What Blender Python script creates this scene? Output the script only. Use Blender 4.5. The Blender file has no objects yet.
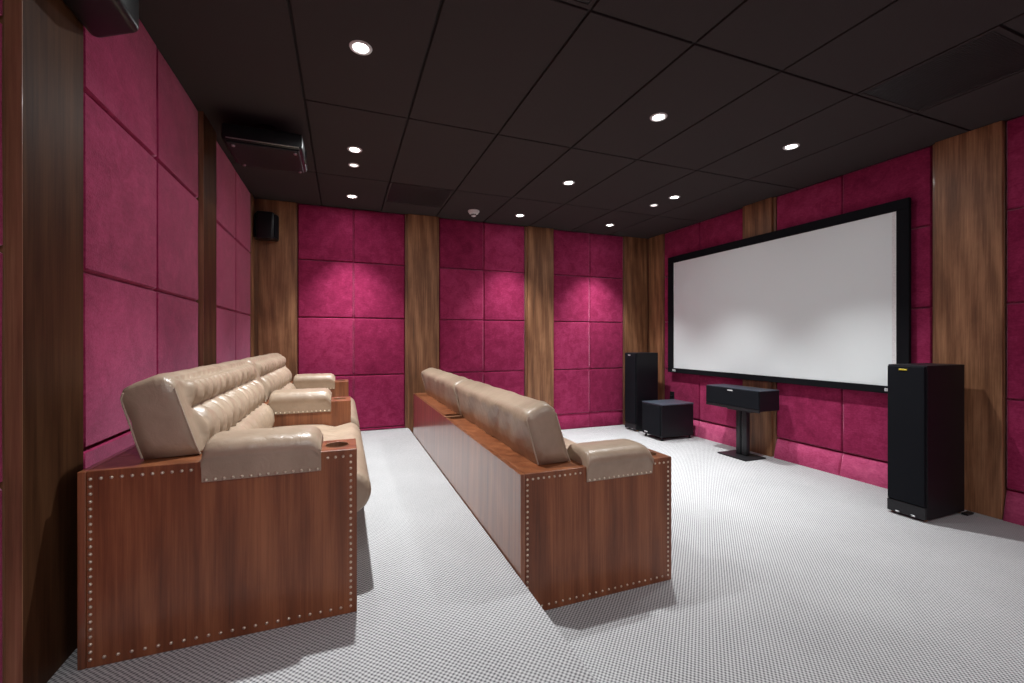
import bpy, bmesh, math, random
from mathutils import Vector, Matrix
random.seed(7)
PI = math.pi
C = bpy.context.scene.collection
SC = bpy.context.scene

# ------------------------------------------------------------------ key sizes (metres)
XL, XR = -0.84, 4.02          # faces of the velvet on the left and right walls
YF, YB = 5.04, -2.30          # far wall face, wall behind the camera
H = 2.60                      # ceiling
STEP = 0.17                   # raised seating platform
XS = 0.695                    # platform edge
CAMZ = 1.17

# ------------------------------------------------------------------ materials
def new_mat(name):
    m = bpy.data.materials.new(name); m.use_nodes = True
    nt = m.node_tree
    b = nt.nodes['Principled BSDF']
    return m, nt, b

def setv(b, **k):
    for n, v in k.items():
        b.inputs[n.replace('_', ' ')].default_value = v

def coords(nt, scale=(1, 1, 1), random_offset=True, rot=(0, 0, 0)):
    tc = nt.nodes.new('ShaderNodeTexCoord')
    mp = nt.nodes.new('ShaderNodeMapping')
    mp.inputs['Scale'].default_value = scale
    mp.inputs['Rotation'].default_value = rot
    if random_offset:
        oi = nt.nodes.new('ShaderNodeObjectInfo')
        mul = nt.nodes.new('ShaderNodeVectorMath'); mul.operation = 'MULTIPLY_ADD'
        cmb = nt.nodes.new('ShaderNodeCombineXYZ')
        for i in range(3): nt.links.new(oi.outputs['Random'], cmb.inputs[i])
        mul.inputs[1].default_value = (7.3, 5.1, 9.7)
        nt.links.new(cmb.outputs[0], mul.inputs[0])
        nt.links.new(tc.outputs['Object'], mul.inputs[2])
        nt.links.new(mul.outputs[0], mp.inputs['Vector'])
    else:
        nt.links.new(tc.outputs['Object'], mp.inputs['Vector'])
    return mp.outputs['Vector']

def noise(nt, vec, scale, detail=4, rough=.55, dist=0):
    n = nt.nodes.new('ShaderNodeTexNoise')
    n.inputs['Scale'].default_value = scale; n.inputs['Detail'].default_value = detail
    n.inputs['Roughness'].default_value = rough; n.inputs['Distortion'].default_value = dist
    nt.links.new(vec, n.inputs['Vector']); return n.outputs['Fac']

def ramp(nt, fac, stops):
    r = nt.nodes.new('ShaderNodeValToRGB')
    el = r.color_ramp.elements
    while len(el) < len(stops): el.new(.5)
    for e, (p, c) in zip(el, stops):
        e.position = p; e.color = (*c, 1) if len(c) == 3 else c
    nt.links.new(fac, r.inputs['Fac']); return r.outputs['Color']

def mixrgb(nt, kind, fac, a, b):
    m = nt.nodes.new('ShaderNodeMix'); m.data_type = 'RGBA'; m.blend_type = kind
    for s, v in ((m.inputs[0], fac), (m.inputs[6], a), (m.inputs[7], b)):
        if hasattr(v, 'links'): nt.links.new(v, s)
        else: s.default_value = v
    return m.outputs[2]

def bump(nt, b, height, strength, dist):
    bp = nt.nodes.new('ShaderNodeBump')
    bp.inputs['Strength'].default_value = strength; bp.inputs['Distance'].default_value = dist
    nt.links.new(height, bp.inputs['Height']); nt.links.new(bp.outputs[0], b.inputs['Normal'])

def math_node(nt, op, a, b=None):
    m = nt.nodes.new('ShaderNodeMath'); m.operation = op
    for s, v in ((m.inputs[0], a), (m.inputs[1], b)):
        if v is None: continue
        if hasattr(v, 'links'): nt.links.new(v, s)
        else: s.default_value = v
    return m.outputs[0]

def wood_mat(name, dark, mid, light, rough=.35, coat=.0, band=9):
    m, nt, b = new_mat(name)
    v1 = coords(nt, (band, band, .45))
    v2 = coords(nt, (85, 85, 2.2))
    blot = noise(nt, coords(nt, (3.2, 3.2, 1.6)), 1.0, 4, .6, .8)
    big = noise(nt, v1, 1.0, 5, .6, 1.1)
    fine = noise(nt, v2, 1.4, 5, .65, .3)
    v3 = coords(nt, (5, 5, .55))
    w = nt.nodes.new('ShaderNodeTexWave'); w.wave_type = 'BANDS'; w.bands_direction = 'DIAGONAL'
    w.inputs['Scale'].default_value = 1.1; w.inputs['Distortion'].default_value = 6
    w.inputs['Detail'].default_value = 3; w.inputs['Detail Scale'].default_value = .8
    nt.links.new(v3, w.inputs['Vector'])
    s = math_node(nt, 'ADD', math_node(nt, 'MULTIPLY', big, .42), math_node(nt, 'MULTIPLY', w.outputs['Fac'], .07))
    s = math_node(nt, 'ADD', s, math_node(nt, 'MULTIPLY', fine, .36))
    s = math_node(nt, 'ADD', s, math_node(nt, 'MULTIPLY', blot, .24))
    col = ramp(nt, s, [(.37, dark), (.53, mid), (.70, light)])
    nt.links.new(col, b.inputs['Base Color'])
    setv(b, Roughness=rough, Coat_Weight=coat, Coat_Roughness=.12)
    bump(nt, b, fine, .12, .002)
    return m

M = {}
M['oak_panel'] = wood_mat('lacquered_walnut', (.098, .028, .010), (.205, .064, .024), (.345, .125, .050), .36, .15, band=11)
M['oak_gloss'] = wood_mat('high_gloss_walnut', (.098, .028, .010), (.205, .064, .024), (.345, .125, .050), .28, .8, band=11)
M['walnut'] = wood_mat('walnut_board', (.070, .025, .010), (.22, .095, .042), (.47, .235, .115), .48, .0, band=7)
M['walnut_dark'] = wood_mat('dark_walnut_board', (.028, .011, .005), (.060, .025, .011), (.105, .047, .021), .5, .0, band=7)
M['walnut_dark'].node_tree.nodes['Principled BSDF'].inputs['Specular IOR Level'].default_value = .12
M['walnut_edge'] = wood_mat('walnut_edge', (.10, .042, .020), (.20, .09, .045), (.32, .165, .09), .40, .1, band=7)

def velvet_mat(c0=(.165, .008, .040), c1=(.285, .020, .078), c2=(.43, .045, .135)):
    m, nt, b = new_mat('magenta_velvet')
    v = coords(nt, (1, 1, 1))
    a = noise(nt, v, 9, 6, .62, .6)
    f = noise(nt, v, 70, 3, .6)
    f2 = noise(nt, v, 240, 2, .5)
    st = noise(nt, coords(nt, (30, 30, 120), rot=(0, .5, 0)), 1.0, 3, .6, .5)
    s = math_node(nt, 'ADD', math_node(nt, 'MULTIPLY', a, .50), math_node(nt, 'MULTIPLY', f, .25))
    s = math_node(nt, 'ADD', s, math_node(nt, 'MULTIPLY', st, .25))
    oi = nt.nodes.new('ShaderNodeObjectInfo')
    s = math_node(nt, 'ADD', s, math_node(nt, 'MULTIPLY', math_node(nt, 'SUBTRACT', oi.outputs['Random'], .5), .14))
    col = ramp(nt, s, [(.30, c0), (.50, c1), (.70, c2)])
    nt.links.new(col, b.inputs['Base Color'])
    setv(b, Roughness=.85, Sheen_Weight=.8, Sheen_Roughness=.35, Sheen_Tint=(1, .50, .68, 1), Specular_IOR_Level=.1)
    bump(nt, b, math_node(nt, 'ADD', f2, s), .35, .004)
    return m
M['velvet'] = velvet_mat()
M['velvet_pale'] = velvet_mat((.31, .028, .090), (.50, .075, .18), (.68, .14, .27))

def carpet_mat():
    m, nt, b = new_mat('woven_grey_carpet')
    v = coords(nt, (1, 1, 1), False)
    wob = noise(nt, v, 30, 2)
    sep = nt.nodes.new('ShaderNodeSeparateXYZ'); nt.links.new(v, sep.inputs[0])
    k = 2 * PI / .0175
    def s(ax, ph):
        x = math_node(nt, 'MULTIPLY', sep.outputs[ax], k)
        x = math_node(nt, 'ADD', x, math_node(nt, 'MULTIPLY', wob, 2.2))
        return math_node(nt, 'SINE', math_node(nt, 'ADD', x, ph))
    chk = math_node(nt, 'ADD', math_node(nt, 'MULTIPLY', math_node(nt, 'MULTIPLY', s(0, 0), s(1, .7)), .5), .5)
    fz = noise(nt, v, 420, 2, .7)
    big = noise(nt, v, 2.2, 3)
    t = math_node(nt, 'ADD', math_node(nt, 'MULTIPLY', chk, .68), math_node(nt, 'MULTIPLY', fz, .34))
    t = math_node(nt, 'ADD', t, math_node(nt, 'MULTIPLY', math_node(nt, 'SUBTRACT', big, .5), .12))
    col = ramp(nt, t, [(.18, (.085, .083, .088)), (.44, (.36, .36, .365)), (.78, (.66, .66, .66))])
    nt.links.new(col, b.inputs['Base Color'])
    setv(b, Roughness=.95, Specular_IOR_Level=.15, Sheen_Weight=.15)
    bump(nt, b, t, .7, .004)
    return m
M['carpet'] = carpet_mat()

def leather_mat():
    m, nt, b = new_mat('taupe_leather')
    v = coords(nt)
    a = noise(nt, v, 5, 4, .6, .3)
    vor = nt.nodes.new('ShaderNodeTexVoronoi'); vor.inputs['Scale'].default_value = 240
    nt.links.new(v, vor.inputs['Vector'])
    wr = noise(nt, v, 16, 3, .5, 1.2)
    col = ramp(nt, a, [(.3, (.32, .235, .165)), (.7, (.43, .325, .235))])
    nt.links.new(col, b.inputs['Base Color'])
    setv(b, Roughness=.36, Specular_IOR_Level=.6)
    h = math_node(nt, 'ADD', math_node(nt, 'MULTIPLY', vor.outputs['Distance'], .10), math_node(nt, 'MULTIPLY', wr, 1.6))
    bump(nt, b, h, .30, .006)
    return m
M['leather'] = leather_mat()

def plain(name, col, rough=.5, metal=0, spec=.5, coat=0, nscale=120, namp=.12, bmp=.05):
    m, nt, b = new_mat(name)
    v = coords(nt)
    n = noise(nt, v, nscale, 3)
    lo = tuple(c * (1 - namp) for c in col); hi = tuple(min(1, c * (1 + namp)) for c in col)
    nt.links.new(ramp(nt, n, [(.3, lo), (.7, hi)]), b.inputs['Base Color'])
    setv(b, Roughness=rough, Metallic=metal, Specular_IOR_Level=spec, Coat_Weight=coat)
    if bmp: bump(nt, b, n, bmp, .001)
    return m
M['tile'] = plain('dark_ceiling_tile', (.043, .034, .033), .95, nscale=300, namp=.3, spec=.2, bmp=.3)
M['groove'] = plain('ceiling_groove', (.006, .004, .004), .9)
M['vent'] = plain('dark_vent', (.012, .011, .011), .6, nscale=80)
M['screen'] = plain('white_screen_fabric', (.79, .83, .83), .9, nscale=500, namp=.03, spec=.1)
M['black_felt'] = plain('black_felt', (.006, .006, .008), .9, spec=.15)
M['black_vinyl'] = plain('black_vinyl', (.007, .0065, .009), .45, spec=.25)
M['black_gloss'] = plain('black_gloss', (.008, .008, .010), .16, coat=.4, bmp=0)
M['cab_satin'] = plain('satin_black_cabinet', (.006, .006, .007), .34, spec=.35)
M['black_plastic'] = plain('black_plastic', (.010, .010, .012), .45, spec=.25)
M['grille'] = plain('speaker_cloth', (.006, .007, .010), .8, spec=.15, nscale=900, namp=.4, bmp=.3)
M['top_satin'] = plain('satin_black_top', (.06, .075, .10), .30, coat=.3)
M['dark_metal'] = plain('dark_metal', (.03, .03, .033), .4, .6)
M['steel'] = plain('steel', (.5, .5, .5), .3, 1)
M['brass'] = plain('nail_metal', (.78, .68, .54), .38, .85, bmp=0)
M['yellow'] = plain('yellow_badge', (.75, .60, .04), .4)
M['badge'] = plain('pale_badge', (.65, .65, .66), .4)
M['white_plastic'] = plain('white_plastic', (.75, .74, .74), .45)
M['piping'] = plain('pale_piping', (.46, .37, .28), .45)
M['copper'] = plain('copper_foot', (.45, .22, .09), .4, .7)

def emit_mat(name, col, strength):
    m, nt, b = new_mat(name)
    v = coords(nt)
    n = noise(nt, v, 40, 2)
    nt.links.new(ramp(nt, n, [(.2, tuple(c * .95 for c in col)), (.8, col)]), b.inputs['Emission Color'])
    setv(b, Base_Color=(.8, .8, .8, 1), Emission_Strength=strength)
    return m
M['lamp'] = emit_mat('lamp_lens', (1, .97, .93), 14)
M['lamp_dim'] = emit_mat('dim_lens', (1, .92, .88), 1.5)

# ------------------------------------------------------------------ mesh helpers
def obj(name, bm, mat, parent=None, smooth=False, loc=None, kind=None):
    me = bpy.data.meshes.new(name)
    bmesh.ops.recalc_face_normals(bm, faces=bm.faces)
    bm.to_mesh(me); bm.free()
    mats = mat if isinstance(mat, (list, tuple)) else [mat]
    for k in mats: me.materials.append(M[k])
    if smooth:
        for p in me.polygons: p.use_smooth = True
        if smooth != 'all': me.set_sharp_from_angle(angle=math.radians(38))
    o = bpy.data.objects.new(name, me); C.objects.link(o)
    if parent: o.parent = parent
    if loc: o.location = loc
    if kind: o['kind'] = kind
    return o

def tag(o, label, cat, group=None):
    o['label'] = label; o['category'] = cat
    if group: o['group'] = group
    return o

def thing(name, label, cat, loc=(0, 0, 0), group=None, rz=0):
    o = bpy.data.objects.new(name, None); C.objects.link(o)
    o.location = loc; o.rotation_euler.z = rz; o.empty_display_size = .1
    return tag(o, label, cat, group)

def add_box(bm, x0, x1, y0, y1, z0, z1, bev=0, seg=1, mi=0):
    n = len(bm.verts)
    vs = [bm.verts.new((x, y, z)) for x in (x0, x1) for y in (y0, y1) for z in (z0, z1)]
    idx = [(0, 1, 3, 2), (4, 6, 7, 5), (0, 4, 5, 1), (2, 3, 7, 6), (0, 2, 6, 4), (1, 5, 7, 3)]
    fs = [bm.faces.new([vs[i] for i in f]) for f in idx]
    for f in fs: f.material_index = mi
    if bev:
        es = list({e for f in fs for e in f.edges})
        r = bmesh.ops.bevel(bm, geom=es, offset=bev, segments=seg, affect='EDGES', profile=.5, clamp_overlap=True)
        for f in r['faces']: f.material_index = mi
    return bm

def box(x0, x1, y0, y1, z0, z1, bev=0, seg=1):
    return add_box(bmesh.new(), x0, x1, y0, y1, z0, z1, bev, seg)

def add_lathe(bm, prof, n=24, c=(0, 0, 0), mi=0, axis='z'):
    rings = []
    for r, z in prof:
        if r < 1e-6:
            rings.append([bm.verts.new((c[0], c[1], c[2] + z))])
        else:
            rings.append([bm.verts.new((c[0] + r * math.cos(2 * PI * i / n), c[1] + r * math.sin(2 * PI * i / n), c[2] + z)) for i in range(n)])
    for a, b in zip(rings, rings[1:]):
        for i in range(n):
            j = (i + 1) % n
            if len(a) == 1 and len(b) == 1: continue
            if len(a) == 1: f = bm.faces.new([a[0], b[i], b[j]])
            elif len(b) == 1: f = bm.faces.new([a[i], b[0], a[j]])
            else: f = bm.faces.new([a[i], b[i], b[j], a[j]])
            f.material_index = mi
    return bm

def add_prism(bm, pts, z0, z1, bev=0, seg=2):
    lo = [bm.verts.new((x, y, z0)) for x, y in pts]; hi = [bm.verts.new((x, y, z1)) for x, y in pts]
    n = len(pts); fs = [bm.faces.new(lo), bm.faces.new(hi)]
    for i in range(n):
        j = (i + 1) % n; fs.append(bm.faces.new([lo[i], lo[j], hi[j], hi[i]]))
    if bev:
        es = list({e for f in fs for e in f.edges})
        bmesh.ops.bevel(bm, geom=es, offset=bev, segments=seg, affect='EDGES', profile=.5)
    return bm

def add_tube(bm, pts, r, n=6):
    rings = []
    for i, p in enumerate(pts):
        p = Vector(p)
        d = (Vector(pts[min(i + 1, len(pts) - 1)]) - Vector(pts[max(i - 1, 0)])).normalized()
        a = d.orthogonal().normalized(); b = d.cross(a)
        rings.append([bm.verts.new(p + r * (a * math.cos(2 * PI * k / n) + b * math.sin(2 * PI * k / n))) for k in range(n)])
    # keep rings aligned
    for q in range(1, len(rings)):
        prev, cur = rings[q - 1], rings[q]
        off = min(range(n), key=lambda o: (cur[o].co - prev[0].co).length)
        rings[q] = cur[off:] + cur[:off]
    for a, b in zip(rings, rings[1:]):
        for i in range(n):
            j = (i + 1) % n; bm.faces.new([a[i], a[j], b[j], b[i]])
    bm.faces.new(rings[0]); bm.faces.new(rings[-1])
    return bm

def copy_tree(o, parent=None):
    c = o.copy(); C.objects.link(c); c.parent = parent
    for ch in [x for x in bpy.data.objects if x.parent == o]: copy_tree(ch, c)
    return c

# ------------------------------------------------------------------ room shell
obj('floor', box(XS - .02, XR + .2, YB - .1, YF + .1, -.1, 0), 'carpet', kind='structure')
bm = box(XL - .2, XS, YB - .1, YF + .1, -.1, STEP, .006, 2)
obj('floor_platform', bm, 'carpet', kind='structure')
obj('wall_left', box(XL - .2, XL - .035, YB - .1, YF + .1, 0, H + .1), 'velvet', kind='structure')
obj('wall_right', box(XR + .035, XR + .2, YB - .1, YF + .1, 0, H + .1), 'velvet', kind='structure')
obj('wall_far', box(XL - .2, XR + .2, YF + .035, YF + .2, 0, H + .1), 'velvet', kind='structure')
obj('wall_rear', box(XL - .2, XR + .2, YB - .2, YB, 0, H + .1), 'velvet', kind='structure')

# ceiling: dark tiles with narrow grooves between them
xs = [XL - .03, -.215, .39, 1.0, 1.582, 2.175, 2.78, 3.368, XR + .03]
ys = [YB, -2.02, -.80, .42, 1.64, 2.86, 4.07, YF + .03]
g = .0065
bm = bmesh.new()
add_box(bm, XL - .2, XR + .2, YB - .1, YF + .1, H + .012, H + .1, mi=1)
vents = {(2, 3): (1.04, 1.64), (6, 3): (1.04, 1.64), (2, 6): (4.07, 4.67)}
vent_spots = []
for i in range(len(xs) - 1):
    for j in range(len(ys) - 1):
        a, b_, c, d = xs[i] + g, xs[i + 1] - g, ys[j] + g, ys[j + 1] - g
        if (i, j) in vents:
            v0, v1 = vents[(i, j)]
            vent_spots.append((xs[i] + g, xs[i + 1] - g, v0 + g, v1 - g))
            if v0 > ys[j] + .01: add_box(bm, a, b_, c, v0 - g, H, H + .02, .002)
            if v1 < ys[j + 1] - .01: add_box(bm, a, b_, v1 + g, d, H, H + .02, .002)
        elif i == 0 and j == 4: add_box(bm, a, b_, c, ys[6] - g, H, H + .02, .002)
        elif i == 0 and j == 5: pass
        else:
            add_box(bm, a, b_, c, d, H, H + .02, .002)
obj('ceiling', bm, ['tile', 'groove'], kind='structure')

vlab = ['black air vent tile cut off by the top edge of the photo',
        'black air vent tile in the ceiling near the far wall, above the first wooden pilaster',
        'black air vent tile in the ceiling at upper right, nearest the screen wall']
for (a, b_, c, d), lab in zip(vent_spots, vlab):
    t = thing('ceiling_vent', lab, 'vent', ((a + b_) / 2, (c + d) / 2, H))
    w, l = (b_ - a) / 2, (d - c) / 2
    bm = bmesh.new()
    for (p, q, r, s) in ((-w, w, -l, -l + .02), (-w, w, l - .02, l), (-w, -w + .02, -l + .02, l - .02), (w - .02, w, -l + .02, l - .02)):
        add_box(bm, p, q, r, s, 0, .015)
    obj('vent_frame', bm, 'tile', t)
    bm = bmesh.new(); k = 60
    for i in range(k):
        y = -l + .024 + i * (2 * l - .048) / (k - 1)
        add_box(bm, -w + .018, w - .018, y - .0036, y + .0036, .003, .009)
    obj('vent_grille', bm, 'vent', t)

# ---- velvet panels
ROWS_LOW = [(0.0, .20), (.20, .785), (.785, 1.41), (1.41, 2.015), (2.015, H)]
ROWS_PLAT = [(STEP, .20), (.20, .785), (.785, 1.41), (1.41, 2.015), (2.015, H)]
ROWN = ['floor strip', 'bottom row', 'lower middle row', 'upper middle row', 'top row']

def panel_bm(w, h, t=.035):
    """pillow-edged upholstered panel in local coords: face towards -y, width x, height z"""
    bm = bmesh.new()
    nx, nz = max(6, int(w / .05)), max(3, int(h / .05))
    def s(i, n):  # denser samples by the edges
        u = i / n
        return .5 - .5 * math.cos(PI * u)
    grid = []
    R = min(.012, h * .3, w * .3)
    ph = random.random() * 6
    for i in range(nx + 1):
        col = []
        for j in range(nz + 1):
            x = -w / 2 + w * s(i, nx); z = h * s(j, nz)
            d = min(w / 2 - abs(x), z, h - z)
            e = max(0, 1 - d / R)
            y = t * .45 * (1 - math.sqrt(max(0, 1 - e * e))) - .0025 * math.sin(PI * (x / w + .5)) * math.sin(PI * z / h)
            y += .0012 * math.sin(9 * x + ph) * math.sin(8 * z + ph) * (1 - e)
            col.append(bm.verts.new((x, y, z)))
        grid.append(col)
    for i in range(nx):
        for j in range(nz):
            bm.faces.new([grid[i][j], grid[i + 1][j], grid[i + 1][j + 1], grid[i][j + 1]])
    be = [e for e in bm.edges if e.is_boundary]
    r = bmesh.ops.extrude_edge_only(bm, edges=be)
    nv = [v for v in r['geom'] if isinstance(v, bmesh.types.BMVert)]
    for v in nv: v.co.y = t
    return bm

GAP = .0010
def panel(wall, a0, a1, z0, z1, label):
    w, h = a1 - a0 - .0012, z1 - z0 - 2 * GAP
    bm = panel_bm(w, h)
    c = (a0 + a1) / 2
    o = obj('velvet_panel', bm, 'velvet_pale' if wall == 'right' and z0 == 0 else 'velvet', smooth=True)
    if wall == 'far': o.location = (c, YF, z0 + GAP)
    elif wall == 'right': o.location = (XR, c, z0 + GAP); o.rotation_euler.z = -PI / 2
    else: o.location = (XL, c, z0 + GAP); o.rotation_euler.z = PI / 2
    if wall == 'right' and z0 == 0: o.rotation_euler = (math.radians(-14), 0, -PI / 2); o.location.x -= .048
    tag(o, label, 'wall panel', 'magenta velvet panels on the walls')

far_bays = [(-.445, .105, .653, 'above the rear sofa', ROWS_PLAT),
            (1.041, 1.588, 2.13, 'between the middle pilasters', ROWS_LOW),
            (2.522, 3.07, 3.605, 'left of the far tower speaker', ROWS_LOW)]
for a, m_, b_, where, rows in far_bays:
    for r, (z0, z1) in enumerate(rows):
        for (p, q, cn) in ((a, m_, 'left'), (m_, b_, 'right')):
            panel('far', p, q, z0, z1, f'magenta velvet panel, far wall {where}, {cn} column, {ROWN[r]}')
right_bays = [(3.47, 4.09, 4.71, 'at the far end', 'left', 'right'),
              (1.86, 2.475, 3.09, 'beside the near tower speaker', 'left', 'right'),
              (.24, .86, 1.48, 'at the right photo edge', 'left', 'right')]
for bi, (a, m_, b_, where, ln, rn) in enumerate(right_bays):
    for r, (z0, z1) in enumerate(ROWS_LOW):
        for (p, q, cn) in ((m_, b_, ln), (a, m_, rn)):
            if r in (2, 3) and ((bi == 0 and cn == 'right') or (bi == 1 and cn == 'left')): continue
            if bi == 2 and cn == 'right': continue
            panel('right', p, q, z0, z1, f'magenta velvet panel, screen wall {where}, {cn} column, {ROWN[r]}')
left_bays = [(.33, .95, 1.57, 'at the left photo edge', ['out', 'only']),
             (1.945, 2.588, 3.235, 'behind the near sofa seat', ['left', 'right']),
             (3.62, 4.24, 4.862, 'beyond the dark narrow pilaster', ['left', 'right'])]
for a, m_, b_, where, names in left_bays:
    for r, (z0, z1) in enumerate(ROWS_PLAT):
        if r == 0: continue
        for (p, q, cn) in ((a, m_, names[0]), (m_, b_, names[1])):
            if cn == 'out': continue
            k = {2.015: 2.045} if a == 1.945 else {}
            panel('left', p, q, k.get(z0, z0) if r > 1 else STEP, k.get(z1, z1), f'magenta velvet panel, left wall {where}, {cn} column, {ROWN[r]}')

# ---- wooden pilasters: a backing board flush with the velvet and a raised front board
def pilaster(wall, a0, a1, label, z0=0, inset=(.02, .02), lift=.028, front='walnut'):
    w = a1 - a0
    if wall == 'far': t = thing('wood_pilaster', label, 'pilaster', ((a0 + a1) / 2, YF, z0))
    elif wall == 'right': t = thing('wood_pilaster', label, 'pilaster', (XR, (a0 + a1) / 2, z0), rz=-PI / 2)
    else: t = thing('wood_pilaster', label, 'pilaster', (XL, (a0 + a1) / 2, z0), rz=PI / 2)
    t['group'] = 'walnut pilasters between the velvet panels'
    h = H - z0 - .001
    obj('backing_board', box(-w / 2 + .003, w / 2 - .003, 0, .034, 0, h, .002), 'walnut_edge', t)
    x0, x1 = -w / 2 + inset[0], w / 2 - inset[1]
    obj('front_board', box(x0, x1, -lift, -.0005, 0, h, .003, 2), front, t)
    if front == 'walnut_dark': obj('lit_edge_strip', box(x0 - .004, x0, -lift, -.0005, 0, h), 'walnut_edge', t)['label'] = 'wooden edge, paler for reflected light'  # light reflected by the near edge is put into a paler strip
    return t
pilaster('far', XL, -.445, 'tall walnut pilaster in the far left corner, black speaker at its top', STEP, (.035, .012), .012)
pilaster('far', .653, 1.041, 'tall walnut pilaster on far wall behind the front sofa, left of centre', 0, (.030, .004))
pilaster('far', 2.13, 2.522, 'tall walnut pilaster at the middle of the far wall', 0, (.030, .004))
pilaster('far', 3.605, XR, 'walnut pilaster on far wall behind the far tower speaker', 0, (.03, .03), .012)
pilaster('right', 4.71, YF, 'walnut board on the screen wall beside the far corner', 0, (.03, .015), .012)
pilaster('right', 3.09, 3.47, 'walnut pilaster behind the screen, seen above and below it', 0, (.015, .03))
pilaster('right', 1.48, 1.858, 'wide walnut pilaster right of the screen behind the near tower speaker', 0, (.028, .004))
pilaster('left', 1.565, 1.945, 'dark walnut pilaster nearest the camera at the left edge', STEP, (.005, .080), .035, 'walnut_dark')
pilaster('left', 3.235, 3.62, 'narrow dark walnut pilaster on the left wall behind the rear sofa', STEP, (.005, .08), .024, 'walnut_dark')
pilaster('left', 4.862, YF, 'slim walnut board on the left wall at the far corner', STEP, (.01, .02), .006)

# ------------------------------------------------------------------ projection screen
t = thing('projection_screen', 'large white projection screen in a black frame on the right wall', 'screen', (XR - .029, 3.28, .752))
fy0, fy1, fz = 1.966 - 3.28, 4.568 - 3.28, 2.243 - .752
bw, bt, bb = .082, .082, .058
bm = bmesh.new()
xf, xb = -.034, -.001
add_box(bm, xf, xb, fy0, fy1, fz - bt, fz, .004, 2)
add_box(bm, xf, xb, fy0, fy1, 0, bb, .004, 2)
add_box(bm, xf, xb, fy0, fy0 + bw, bb, fz - bt, .004, 2)
add_box(bm, xf, xb, fy1 - bw - .014, fy1, bb, fz - bt, .004, 2)
obj('screen_frame', bm, 'black_felt', t)
obj('screen_surface', box(-.022, -.014, fy0 + bw - .004, fy1 - bw + .004, bb - .004, fz - bt + .004), 'screen', t)
obj('masking_strip', box(-.026, -.0225, fy0 + bw, fy0 + bw + .030, bb + .001, fz - bt - .001), 'white_plastic', t)['label'] = 'narrow grey strip at right end of the screen'
for (y, w) in ((fy1 - .115, .055), (fy0 + .115, .085)):
    bm = bmesh.new()
    add_box(bm, xf - .002, xf, y - w / 2, y + w / 2, .018, .040, .001)
    bd = obj('badge', bm, 'badge', t)
    bm = bmesh.new()
    for i in range(6):
        yy = y - w / 2 + w * (i + .7) / 6.6
        add_box(bm, xf - .0028, xf - .002, yy - .0016, yy + .0016, .023, .035)
    obj('badge_marks', bm, 'black_plastic', bd)

# ------------------------------------------------------------------ speakers
def tower(x0, y0, w, d, h, label, badge):
    t = thing('tower_speaker', label, 'speaker', (x0, y0, 0))
    z0 = .016
    obj('cabinet', box(.012, d, 0, w, z0, h, .004, 2), 'black_vinyl', t)
    bm = box(-.008, .012, .006, w - .006, .10, h - .008, .005, 2)
    gr = obj('grille', bm, 'grille', t)
    obj('front_plinth', box(-.004, .012, .002, w - .002, z0, .095, .004, 2), 'dark_metal', t)
    bm = add_box(bmesh.new(), -.0105, -.008, w * .45, w * .66, h - .036, h - .026, .001)
    obj('badge', bm, badge, gr)
    for (px_, py_) in ((.03, .02), (.03, w - .02), (d - .03, .02), (d - .03, w - .02)):
        bm = bmesh.new()
        add_lathe(bm, [(0, 0), (.006, .001), (.012, .008), (.014, .020), (.014, z0), (0, z0)], 12, (px_, py_, 0))
        obj('foot', bm, 'copper', t, True)
    for y in (w * .3, w * .7):
        obj('rail_bolt', add_box(bmesh.new(), -.012, .005, y - .012, y + .012, .020, .031, .002), 'steel', t)
    bm = box(d - .05, d + .03, -.035, -.001, .004, .016, .003)
    obj('outrigger', bm, 'dark_metal', t)
    return t
tower(3.464, 1.630, .215, .442, 1.005, 'black tower speaker with yellow badge right of the screen', 'yellow')
tower(3.474, 4.590, .235, .345, 1.005, 'black tower speaker standing in the far right corner', 'badge')

t = thing('subwoofer', 'black cube subwoofer on small feet beside the far tower speaker', 'subwoofer', (3.42, 4.05, 0))
obj('cabinet', box(0, .47, 0, .345, .04, .408, .006, 2), 'black_vinyl', t)
obj('top_panel', box(-.003, .473, -.003, .348, .408, .424, .005, 2), 'top_satin', t)['label'] = 'blue-grey shiny top panel'
gr = obj('grille', box(-.014, 0, .012, .333, .055, .40, .005, 2), 'grille', t)
obj('badge', box(-.0165, -.014, .23, .29, .062, .076, .001), 'badge', gr)
for (a, b_) in ((.03, .03), (.44, .03), (.03, .315), (.44, .315)):
    bm = add_lathe(bmesh.new(), [(0, 0), (.016, 0), (.018, .006), (.009, .020), (.009, .04), (0, .04)], 14, (a, b_, 0))
    obj('foot', bm, 'dark_metal', t, True)

t = thing('centre_speaker', 'long black centre speaker with pale badge on a pedestal under the screen', 'speaker', (3.69, 3.0, .472))
t.rotation_euler.y = math.radians(0)
L = .65
obj('cabinet', box(0, .26, 0, L, .014, .205, .004, 2), 'black_vinyl', t)
obj('top_panel', box(-.001, .261, -.001, L + .001, .205, .212, .003), 'top_satin', t)['label'] = 'blue-grey shiny top'
gr = obj('grille', box(-.014, 0, .004, L - .004, .030, .205, .004, 2), 'grille', t)
obj('front_trim', box(-.012, .004, .001, L - .001, .0, .028, .002), 'dark_metal', t)['label'] = 'grey metal strip below the grille'
obj('badge', box(-.0165, -.014, L * .46, L * .56, .180, .192, .001), 'badge', gr)

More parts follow.
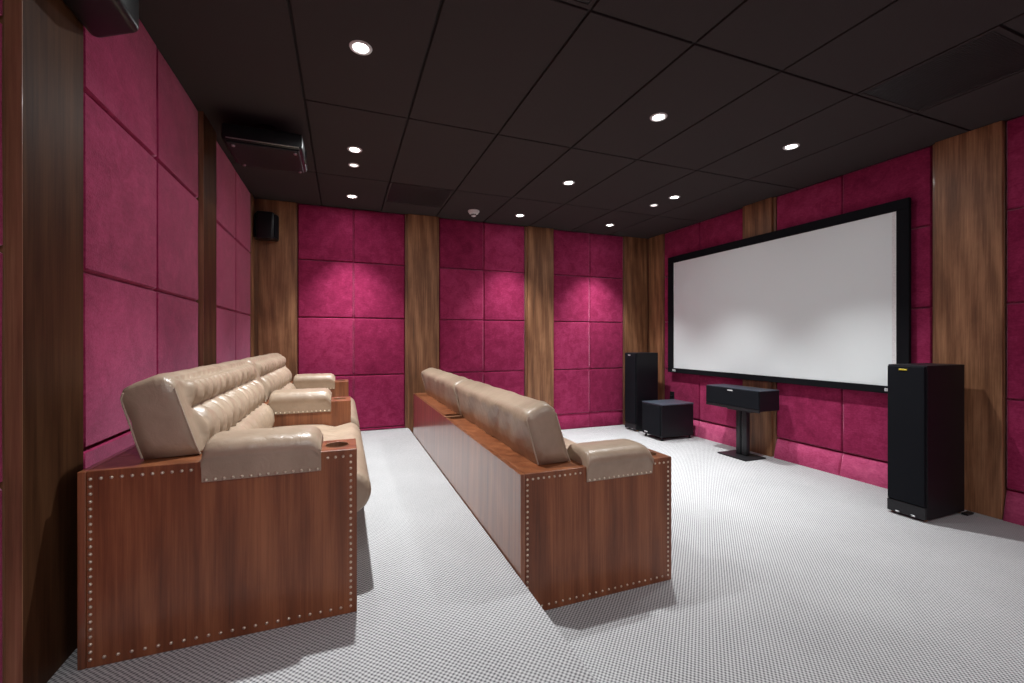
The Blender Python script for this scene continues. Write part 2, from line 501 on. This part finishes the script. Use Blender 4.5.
t = thing('speaker_stand', 'black twin-column metal pedestal holding the centre speaker', 'stand', (3.755, 3.255, 0))
obj('base_plate', box(-.15, .12, -.17, .17, .0, .014, .004, 2), 'dark_metal', t)
obj('top_plate', box(-.05, .10, -.14, .14, .458, .4675, .002), 'dark_metal', t)
for y in (-.045, .028):
    bm = bmesh.new(); add_box(bm, -.028, .028, y - .026, y + .026, .014, .458, .010, 3)
    obj('column', bm, 'dark_metal', t, True)
obj('cable_channel', box(-.012, .012, -.0185, .0015, .014, .458), 'black_gloss', t)

# surround speakers: angled (dipole) cabinets
def surround(loc, rz, wall_w, front_w, depth, h, label):
    t = thing('surround_speaker', label, 'speaker', loc, rz=rz)
    # local: back on y=0, sticks out to -y
    pts = [(-wall_w / 2, 0), (wall_w / 2, 0), (wall_w / 2, -.03), (front_w / 2, -depth), (-front_w / 2, -depth), (-wall_w / 2, -.03)]
    obj('cabinet', add_prism(bmesh.new(), pts, 0, h, .022, 5), 'cab_satin', t, True)
    # angled grilles on each slanted face
    for s in (-1, 1):
        a = Vector((s * wall_w / 2, -.03)); b = Vector((s * front_w / 2, -depth))
        dv = (b - a); n = Vector((dv.y, -dv.x)).normalized()
        if n.x * s < 0: n = -n
        p0 = a + dv * .14; p1 = a + dv * .86
        q = [p0 + n * .006, p1 + n * .006, p1 - n * .004, p0 - n * .004]
        obj('grille', add_prism(bmesh.new(), [tuple(k) for k in q], .025, h - .025, .002, 1), 'grille', t)
    return t
surround((XL + .0365, 1.725, 2.198), PI / 2, .36, .19, .168, .29, 'black surround speaker high on the nearest pilaster, cut by the top edge')
surround((-.722, YF - .0125, 2.172), 0, .215, .15, .14, .275, 'small black surround speaker high in the far left corner')

# ------------------------------------------------------------------ projector
t = thing('ceiling_projector', 'black projector hanging from the ceiling beside the left wall', 'projector', (-.473, 3.335, 2.393))
obj('body', box(-.225, .225, -.215, .215, .012, .112, .016, 4), 'cab_satin', t, True)
obj('base_tray', box(-.205, .205, -.195, .195, 0, .014, .006, 2), 'black_plastic', t)
obj('edge_highlight', box(-.20, .205, -.2185, -.213, .018, .024, .001), 'steel', t)['label'] = 'thin bright strip shaped as the edge highlight'  # bright strip stands in for the highlight along the glossy body edge
bm = add_lathe(bmesh.new(), [(0, 0), (.030, .0), (.040, .006), (.042, .03), (.042, .0), (.048, -.002), (.048, .04), (0, .04)], 24)
bmesh.ops.rotate(bm, verts=bm.verts, matrix=Matrix.Rotation(PI / 2, 3, 'Y')); bmesh.ops.translate(bm, verts=bm.verts, vec=(.192, .05, .062))
obj('lens', bm, 'black_gloss', t, True)
for (a, b_) in ((-.17, -.16), (.18, -.16), (-.17, .165), (.18, .165)):
    obj('foot', add_lathe(bmesh.new(), [(0, -.010), (.009, -.010), (.011, -.006), (.011, .001), (0, .001)], 12, (a, b_, 0)), 'steel', t, True)
br = obj('mounting_bracket', box(-.09, .09, -.08, .08, .112, .122, .003), 'black_plastic', t)
bm = add_lathe(bmesh.new(), [(0, .122), (.024, .122), (.024, .195), (.06, .195), (.06, .2055), (0, .2055)], 20)
obj('drop_pole', bm, 'black_plastic', br, True)
for (a, b_) in ((-.08, -.09), (.08, -.09)):
    obj('bolt', add_lathe(bmesh.new(), [(0, .128), (.008, .128), (.008, .121), (0, .121)], 8, (a * .8, b_ * .75, 0)), 'steel', br)

# ------------------------------------------------------------------ ceiling fixtures
W_SPOT, W_SPILL = 150.0, 1.6
TINT = {0: (1, .955, .93), 1: (1, .955, .93), 2: (1, .955, .93)}
def downlight(x, y, label):
    col = 0 if x < 1 else 1 if x < 2.5 else 2       # left, middle and screen-side row
    pw = (.22, .20, .10)[col] if y < 1 else (1.0, .70, 1.0)[col]
    ps = (6.5, 5.0, 1.5)[col] if y < 1 else (2.5, 1.0, 1.0)[col] * (.35 if y > 4.5 else 1)
    t = thing('downlight', label, 'ceiling light', (x, y, H), 'round recessed downlights')
    if True:
        obj('trim_ring', add_lathe(bmesh.new(), [(.036, -.002), (.038, -.005), (.044, -.007), (.051, -.005), (.054, -.0005), (.036, -.0005)], 32), 'white_plastic', t, True)
        obj('lens', add_lathe(bmesh.new(), [(0, -.0045), (.018, -.004), (.032, -.0025), (.036, -.0008)], 28), 'lamp', t, True)
    l = bpy.data.lights.new('downlight_spot', 'SPOT'); l.energy = W_SPOT * pw; l.spot_size = math.radians(82); l.spot_blend = 1.0
    l.shadow_soft_size = .022; l.color = (.965, .99, 1)
    o = bpy.data.objects.new('lamp_beam', l); C.objects.link(o); o.parent = t; o.location = (0, 0, -.035)
    a = bpy.data.lights.new('downlight_spill', 'AREA'); a.shape = 'DISK'; a.size = .07; a.energy = W_SPILL * ps; a.color = (.965, .99, 1)
    o = bpy.data.objects.new('lamp_spill', a); C.objects.link(o); o.parent = t; o.location = (0, 0, -.012)
    return t
lights = {(.08, 2.25): 'bright white downlight, largest in the photo, at upper left of the ceiling',
          (.08, 3.47): 'white downlight at left, just above the small dim disc',
          (.08, 4.61): 'white downlight nearest the far wall in the left row',
          (1.885, 2.26): 'bright white downlight nearest the camera in the middle row',
          (1.91, 3.50): 'middle row downlight, second from the far wall',
          (1.89, 4.62): 'middle row downlight nearest the far wall, right of the smoke detector',
          (3.085, 2.25): 'white downlight nearest the camera in the row beside the screen',
          (3.09, 3.47): 'downlight above the screen top, beside the smaller disc',
          (3.09, 4.60): 'screen-side downlight nearest the far wall'}
for (x, y), lab in lights.items(): downlight(x, y, lab)
for x in (.08, 1.885, 3.085):
    for y in (-.2, -1.4):
        d = downlight(x, y, f'recessed downlight behind the camera position')
for (x, y, lab) in ((.08, 3.78, 'small round pale disc in the ceiling between two left downlights'),
                    (3.07, 3.755, 'small round pale disc in the ceiling above the screen')):
    t = thing('ceiling_disc', lab, 'ceiling fitting', (x, y, H))
    obj('rim', add_lathe(bmesh.new(), [(.030, -.002), (.032, -.006), (.039, -.006), (.043, -.0005), (.030, -.0005)], 28), 'white_plastic', t, True)
    obj('lens', add_lathe(bmesh.new(), [(0, -.004), (.022, -.0035), (.030, -.001)], 24), 'lamp_dim', t, True)  # lens given a weak glow of its own

t = thing('smoke_detector', 'white round smoke detector on the ceiling near the far wall', 'smoke detector', (1.345, 4.64, H))
obj('base', add_lathe(bmesh.new(), [(0, -.0005), (.062, -.0005), (.064, -.010), (.060, -.018), (0, -.018)], 32), 'white_plastic', t, True)
obj('housing', add_lathe(bmesh.new(), [(0, -.018), (.052, -.018), (.050, -.034), (.036, -.038), (0, -.038)], 32), 'white_plastic', t, True)
bm = bmesh.new()
for i in range(6):
    a = i * PI / 3
    add_box(bm, .022 * math.cos(a) - .003, .022 * math.cos(a) + .003, .022 * math.sin(a) - .003, .022 * math.sin(a) + .003, -.055, -.037)
obj('sensor_cage', bm, 'dark_metal', t)
obj('cap', add_lathe(bmesh.new(), [(0, -.055), (.026, -.055), (.026, -.060), (.016, -.065), (0, -.066)], 24), 'white_plastic', t, True)

t = thing('wall_socket', 'black socket plate low on the screen wall above the subwoofer', 'socket', (XR, 4.55, .44))
obj('plate', box(-.012, 0, -.036, .036, -.055, .055, .003, 2), 'black_plastic', t)
obj('plug', box(-.034, -.012, -.018, .018, -.03, .005, .004, 2), 'black_vinyl', t)

# ------------------------------------------------------------------ sofas
LEN = 3.02; DEP = .797; AH = .60; AW = .18
ARMS = [(0, AW), (1.375, 1.60), (2.78, LEN)]

def arm_bm(y0, y1):
    bm = bmesh.new()
    cx, cy, r = .728, (y0 + y1) / 2, .040
    lo = [bm.verts.new(p) for p in ((.021, y0, 0), (DEP, y0, 0), (DEP, y1, 0), (.021, y1, 0))]
    hi = [bm.verts.new(p) for p in ((.021, y0, AH), (DEP, y0, AH), (DEP, y1, AH), (.021, y1, AH))]
    bm.faces.new(lo)
    for i in range(4):
        j = (i + 1) % 4; bm.faces.new([lo[i], lo[j], hi[j], hi[i]])
    n = 24
    c1 = [bm.verts.new((cx + r * math.cos(2 * PI * k / n), cy + r * math.sin(2 * PI * k / n), AH)) for k in range(n)]
    te = [bm.edges.get((hi[i], hi[(i + 1) % 4])) for i in range(4)]
    ce = [bm.edges.new((c1[i], c1[(i + 1) % n])) for i in range(n)]
    bmesh.ops.triangle_fill(bm, use_beauty=True, edges=te + ce)
    for f in list(bm.faces):   # no lid over the hole
        if all(v in c1 for v in f.verts): bm.faces.remove(f)
    es = [e for e in bm.edges if (e.verts[0] in lo + hi and e.verts[1] in lo + hi) and
          (e.verts[0].co - e.verts[1].co).length > .01]
    return bm, (cx, cy, r)

def nail_mesh(r=.0046):
    bm = add_lathe(bmesh.new(), [(0, .0045), (r * .5, .0038), (r * .85, .0018), (r, 0)], 10)
    bmesh.ops.rotate(bm, verts=bm.verts, matrix=Matrix.Rotation(PI / 2, 3, 'X'))
    me = bpy.data.meshes.new('nailhead'); bm.to_mesh(me); bm.free()
    for p in me.polygons: p.use_smooth = True
    me.materials.append(M['brass']); return me
NAIL = nail_mesh(.0056)
def nail(x, y, z, parent):
    o = bpy.data.objects.new('nailhead', NAIL); C.objects.link(o); o.parent = parent; o.location = (x, y, z); return o

PX0, PX1 = .318, .676
def pad_bm(y0, y1):
    """leather roll that drapes over the arm with a skirt on each side"""
    bm = bmesh.new()
    yo0, yo1 = y0 - .013, y1 + .013
    def section(x, k, z_drop):   # k = roundness at the ends 0..1
        zt = AH + .070 - z_drop
        out = []
        # outer skirt up
        out.append((yo0 + .006, AH - .066)); out.append((yo0 + .002, AH - .03)); out.append((yo0 + .001, AH - .008))
        out.append((yo0 - .004, AH + .012))
        rr = .052
        w0, w1 = yo0 - .006, yo1 + .006
        for i in range(9):
            a = PI - i * PI / 16
            out.append((w0 + rr + rr * math.cos(a), zt - rr + rr * math.sin(a)))
        for i in range(1, 6):
            f = i / 6; out.append((w0 + rr + (w1 - w0 - 2 * rr) * f, zt + .004 * math.sin(PI * f)))
        for i in range(9):
            a = PI / 2 - i * PI / 16
            out.append((w1 - rr + rr * math.cos(a), zt - rr + rr * math.sin(a)))
        out += [(yo1 + .004, AH + .012), (yo1 - .001, AH - .008), (yo1 - .002, AH - .03), (yo1 - .006, AH - .066)]
        # inner return, against the arm
        out += [(y1 + .001, AH - .066), (y1 + .001, AH + .001), (y0 - .001, AH + .001), (y0 - .001, AH - .066)]
        return [bm.verts.new((x, y, z)) for y, z in out]
    xs_ = [(PX0, .036), (PX0 + .002, .022), (PX0 + .006, .012), (PX0 + .013, .004), (PX0 + .025, .001), (PX0 + .08, 0)]
    n = 8
    xs_ += [(PX0 + .08 + (PX1 - PX0 - .16) * i / n, .0012 * math.sin(i * 2.2)) for i in range(1, n)]
    xs_ += [(PX1 - .08, 0), (PX1 - .040, .001), (PX1 - .022, .008), (PX1 - .010, .019), (PX1 - .003, .034), (PX1, .052)]
    rings = []
    for x, dz in xs_:
        rings.append(section(x, 0, min(dz, .036)))
    m_ = len(rings[0])
    for a, b_ in zip(rings, rings[1:]):
        for i in range(m_):
            j = (i + 1) % m_; bm.faces.new([a[i], a[j], b_[j], b_[i]])
    bm.faces.new(rings[0]); bm.faces.new(rings[-1])
    bmesh.ops.triangulate(bm, faces=[f for f in bm.faces if len(f.verts) > 4])
    return bm

def smooth01(t): t = max(0, min(1, t)); return t * t * (3 - 2 * t)

def back_cushion_bm(y0, y1, a0, a1):
    """leaning back cushion; y0..y1 full width above the arms, a0..a1 clear span between the arms"""
    bm = bmesh.new()
    n = 150
    # closed profile in (x,z): back bottom -> back top -> round top -> tufted front -> bottom
    back = [(.122, .601), (.105, .66), (.085, .735), (.068, .795)]
    top = [(.062, .822), (.068, .842), (.092, .856), (.120, .868), (.150, .880), (.178, .880), (.197, .868)]
    front_n = 26
    fx0, fz0, fx1, fz1 = .200, .852, .276, .601
    front = [(fx0 + (fx1 - fx0) * i / front_n, fz0 + (fz1 - fz0) * i / front_n) for i in range(front_n + 1)]
    prof = back + top + front
    nb = len(back) + len(top)
    nrm = Vector((.247, 0, .094)).normalized()
    rings = []
    pitch = .112
    W = y1 - y0
    for k in range(n + 1):
        y = y0 + W * k / n
        e = min(y - y0, y1 - y)
        bord = smooth01((e - .055) / .045)          # smooth flat border at both ends
        rnd = max(0, 1 - e / .060); rnd = 1 - math.sqrt(max(0, 1 - rnd * rnd))   # rounded ends
        ring = []
        for i, (x, z) in enumerate(prof):
            dx = dz = 0
            if i >= nb:
                f = (i - nb) / front_n
                # row seams at f = .40 and 1
                if f < .40: r = f / .40; amp = .042
                else: r = (f - .40) / .60; amp = .052
                roll = (math.sin(PI * max(.0, min(1, r)))) ** .45
                seam = 1 - roll
                ph = (y - y0 - .1) / pitch
                pl = abs(math.sin(PI * ph)) ** .38     # pleat: sharp valleys
                near = smooth01((r - .25) / .75) if f < .40 else 1 - .55 * smooth01(1 - abs(r - .5) * 2)
                bulge = amp * roll * bord + .014 * (1 - bord)
                bulge -= (.042 * (1 - pl) * near) * bord
                bulge += .003 * math.sin(ph * 2 * PI * 1.7 + f * 9) * bord
                dx = nrm.x * bulge; dz = nrm.z * bulge
            else:
                wv = .004 * math.sin(y * 13 + i * .7) + .003 * math.sin(y * 29 + i * 1.9)
                if 0 < i < 5: wv += .0055 * abs(math.sin(y * 21 + i * 1.1 + math.sin(y * 5))) - .003
                dx = wv * (1 if i < len(back) else .3); dz = .3 * wv
            cx, cz = .185, .60
            s = 1 - .07 * rnd
            ring.append(bm.verts.new((cx + (x + dx - cx) * s, y, max(.6008, cz + (z + dz - cz) * s) if i not in (0,) else .6008)))
        rings.append(ring)
    m_ = len(prof)
    for a, b_ in zip(rings, rings[1:]):
        for i in range(m_):
            j = (i + 1) % m_; bm.faces.new([a[i], a[j], b_[j], b_[i]])
    # end caps as slightly domed fans
    for ring, s in ((rings[0], -1), (rings[-1], 1)):
        inner = [bm.verts.new((.19 + (v.co.x - .19) * .6, v.co.y + s * .006, .73 + (v.co.z - .73) * .6)) for v in ring]
        cv = bm.verts.new((.19, ring[0].co.y + s * .009, .73))
        for i in range(m_):
            j = (i + 1) % m_
            bm.faces.new([ring[i], ring[j], inner[j], inner[i]]); bm.faces.new([inner[i], inner[j], cv])
    return bm

def lower_roll_bm(a0, a1):
    """the lowest tufted roll of the backrest, between the arms"""
    bm = bmesh.new(); n = 130; m_ = 18; pitch = .112; rings = []
    for k in range(n + 1):
        y = a0 + (a1 - a0) * k / n
        e = min(y - a0, a1 - y)
        rnd = max(0, 1 - e / .05); q = math.sqrt(max(0, 1 - rnd * rnd)); q = .35 + .65 * q
        pl = abs(math.sin(PI * (y - a0) / pitch)) ** .5
        ring = []
        for i in range(m_):
            a = 2 * PI * i / m_
            c, s = math.cos(a), math.sin(a)
            rx = .075 * (1 - .13 * (1 - pl) * max(0, c)) * q
            ring.append(bm.verts.new((.280 + rx * (abs(c) ** .8) * (1 if c > 0 else -1) - s * .018, y,
                                      .534 + .084 * (abs(s) ** .8) * (1 if s > 0 else -1) * (.8 + .2 * q))))
        rings.append(ring)
    for a, b_ in zip(rings, rings[1:]):
        for i in range(m_):
            j = (i + 1) % m_; bm.faces.new([a[i], a[j], b_[j], b_[i]])
    bm.faces.new(rings[0]); bm.faces.new(rings[-1])
    bmesh.ops.triangulate(bm, faces=[f for f in bm.faces if len(f.verts) > 4])
    return bm

def seat_bm(a0, a1):
    bm = bmesh.new(); n = 110; rings = []; pitch = .112
    zt = .455
    prof = [(.24, .30), (.24, zt - .01)]
    prof += [(.24 + (.70 - .24) * i / 12, zt + .010 * math.sin(PI * i / 12)) for i in range(1, 13)]
    # front roll
    for i in range(1, 14):
        a = PI * .5 - (i / 13) * PI * 1.05
        prof.append((.775 + .085 * math.cos(a), .375 + .088 * math.sin(a)))
    m_ = len(prof)
    for k in range(n + 1):
        y = a0 + (a1 - a0) * k / n
        e = min(y - a0, a1 - y)
        rnd = max(0, 1 - e / .035); q = 1 - math.sqrt(max(0, 1 - rnd * rnd))
        pl = abs(math.sin(PI * (y - a0) / pitch)) ** .5
        ring = []
        for i, (x, z) in enumerate(prof):
            w = smooth01(1 - abs(x - .70) / .075) * (1 if z > .4 else 0)
            dz = -.016 * w - .006 * (1 - pl) * smooth01(1 - abs(x - .68) / .14) * (1 if z > .4 else 0)
            dx = -.02 * q * (1 if x > .7 else 0)
            dz -= .022 * q * (1 if z > .4 else 0)
            ring.append(bm.verts.new((x + dx, y, z + dz)))
        rings.append(ring)
    for a, b_ in zip(rings, rings[1:]):
        for i in range(m_):
            j = (i + 1) % m_; bm.faces.new([a[i], a[j], b_[j], b_[i]])
    bm.faces.new(rings[0]); bm.faces.new(rings[-1])
    bmesh.ops.triangulate(bm, faces=[f for f in bm.faces if len(f.verts) > 4])
    return bm

def build_sofa(label, loc):
    t = thing('theatre_sofa', label, 'sofa', loc, 'two-seat theatre sofas')
    obj('back_panel', box(0, .0205, 0, LEN, 0, AH, .002, 2), 'oak_gloss', t)
    obj('back_ledge', box(.021, .20, AW, LEN - AW, AH - .026, AH, .0025, 2), 'oak_panel', t)
    obj('ledge_joint', box(-.003, .135, 1.452, 1.484, AH, AH + .006, .002), 'walnut_edge', t)['label'] = 'thin raised wooden strip across the ledge'
    obj('base_board', box(.735, .755, AW, LEN - AW, 0, .30, .002), 'oak_panel', t)
    obj('seat_deck', box(.022, .735, AW, LEN - AW, .20, .30), 'black_vinyl', t)
    first = True
    for y0, y1 in ARMS:
        bm, (cx, cy, r) = arm_bm(y0, y1)
        arm = obj('arm', bm, 'oak_panel', t)
        md = arm.modifiers.new('bevel', 'BEVEL'); md.width = .0025; md.segments = 2; md.limit_method = 'ANGLE'; md.angle_limit = 1.2
        cup = add_lathe(bmesh.new(), [(r + .003, .0008), (r + .002, .0022), (r, .0014), (r - .001, -.004), (r - .002, -.055), (0, -.056)], 28, (cx, cy, AH))
        obj('cup_holder', cup, 'walnut_edge', arm, True)
        pad = obj('armrest_pad', pad_bm(y0, y1), 'leather', t, True)
        if first:
            first = False
            ins = .020; yy = y0
            zt, zb = AH - ins - .004, ins + .006
            xa, xb_ = ins + .011, DEP - ins - .002
            nz = 24
            for i in range(nz + 1):
                z = zb + (zt - zb) * i / nz
                nail(xa, yy, z, arm); nail(xb_, yy, z, arm)
            nx = 22
            for i in range(1, nx): nail(xa + (xb_ - xa) * i / nx, yy, zb, arm)
            nx = 29
            for i in range(1, nx):
                x = xa + (xb_ - xa) * i / nx
                if PX0 - .008 < x < PX1 + .008: continue
                nail(x, yy, zt, arm)
            for i in range(14): nail(PX0 + .012 + (PX1 - PX0 - .024) * i / 13, y0 - .0125 + .004, AH - .058, pad)
        else:
            bm = bmesh.new()
            for i in range(14):
                q = bmesh.new(); q.from_mesh(NAIL)
                bmesh.ops.translate(q, verts=q.verts, vec=(PX0 + .012 + (PX1 - PX0 - .024) * i / 13, y0 - .0085, AH - .058))
                me = bpy.data.meshes.new('tmp'); q.to_mesh(me); q.free(); bm.from_mesh(me); bpy.data.meshes.remove(me)
            nr = obj('nailhead_row', bm, 'brass', pad, 'all'); nr['kind'] = 'stuff'
    spans = [(.096, 1.455, AW, ARMS[1][0]), (1.473, LEN - .096, ARMS[1][1], ARMS[2][0])]
    for y0, y1, a0, a1 in spans:
        bc = obj('back_cushion', back_cushion_bm(y0, y1, a0, a1), 'leather', t, 'all')
        # piping along the side seams
        for s, ye in ((-1, y0), (1, y1)):
            yy = ye - s * .001
            sh = lambda q: [(.185 + (x - .185) * .93, y, max(.605, .60 + (z - .60) * .93)) for x, y, z in q]
            pts = sh([(.121, yy, .600), (.104, yy, .66), (.084, yy, .735), (.067, yy, .795), (.061, yy, .822), (.067, yy, .843)])
            obj('piping', add_tube(bmesh.new(), pts, .0035), 'piping', bc, True)
            pts = sh([(.202, yy, .864), (.217, yy, .850), (.240, yy, .775), (.263, yy, .70), (.284, yy, .635), (.296, yy, .600)])
            obj('piping', add_tube(bmesh.new(), pts, .0030), 'piping', bc, True)
        obj('lower_back_roll', lower_roll_bm(a0 + .003, a1 - .003), 'leather', t, 'all')
        obj('seat_cushion', seat_bm(a0 + .003, a1 - .003), 'leather', t, 'all')
    return t

s1 = build_sofa('taupe tufted leather sofa in wooden case on the raised platform, against the left wall', (-.75, 1.70, STEP))
s2 = copy_tree(s1)
s2.location = (XS + .004, 1.70, 0)
s2['label'] = 'taupe leather sofa in wooden case, seen from behind, on the lower floor facing the screen'

# ------------------------------------------------------------------ camera
cam = bpy.data.cameras.new('camera')
cam.sensor_width = 36; cam.lens = 435 / 1024 * 36
cam.shift_y = -(341.5 - 340) / 1024
cam.clip_start = .02
co = bpy.data.objects.new('camera', cam); C.objects.link(co)
co.location = (0, 0, CAMZ)
co.rotation_euler = (PI / 2, 0, -math.radians(21.2))
SC.camera = co

# ------------------------------------------------------------------ world and view
w = bpy.data.worlds.new('world'); SC.world = w; w.use_nodes = True
w.node_tree.nodes['Background'].inputs[0].default_value = (.05, .05, .055, 1)
w.node_tree.nodes['Background'].inputs[1].default_value = .2
SC.view_settings.view_transform = 'Standard'
SC.view_settings.look = 'None'
SC.view_settings.exposure = 0.5
SC.view_settings.gamma = 1
SC.view_settings.use_curve_mapping = False
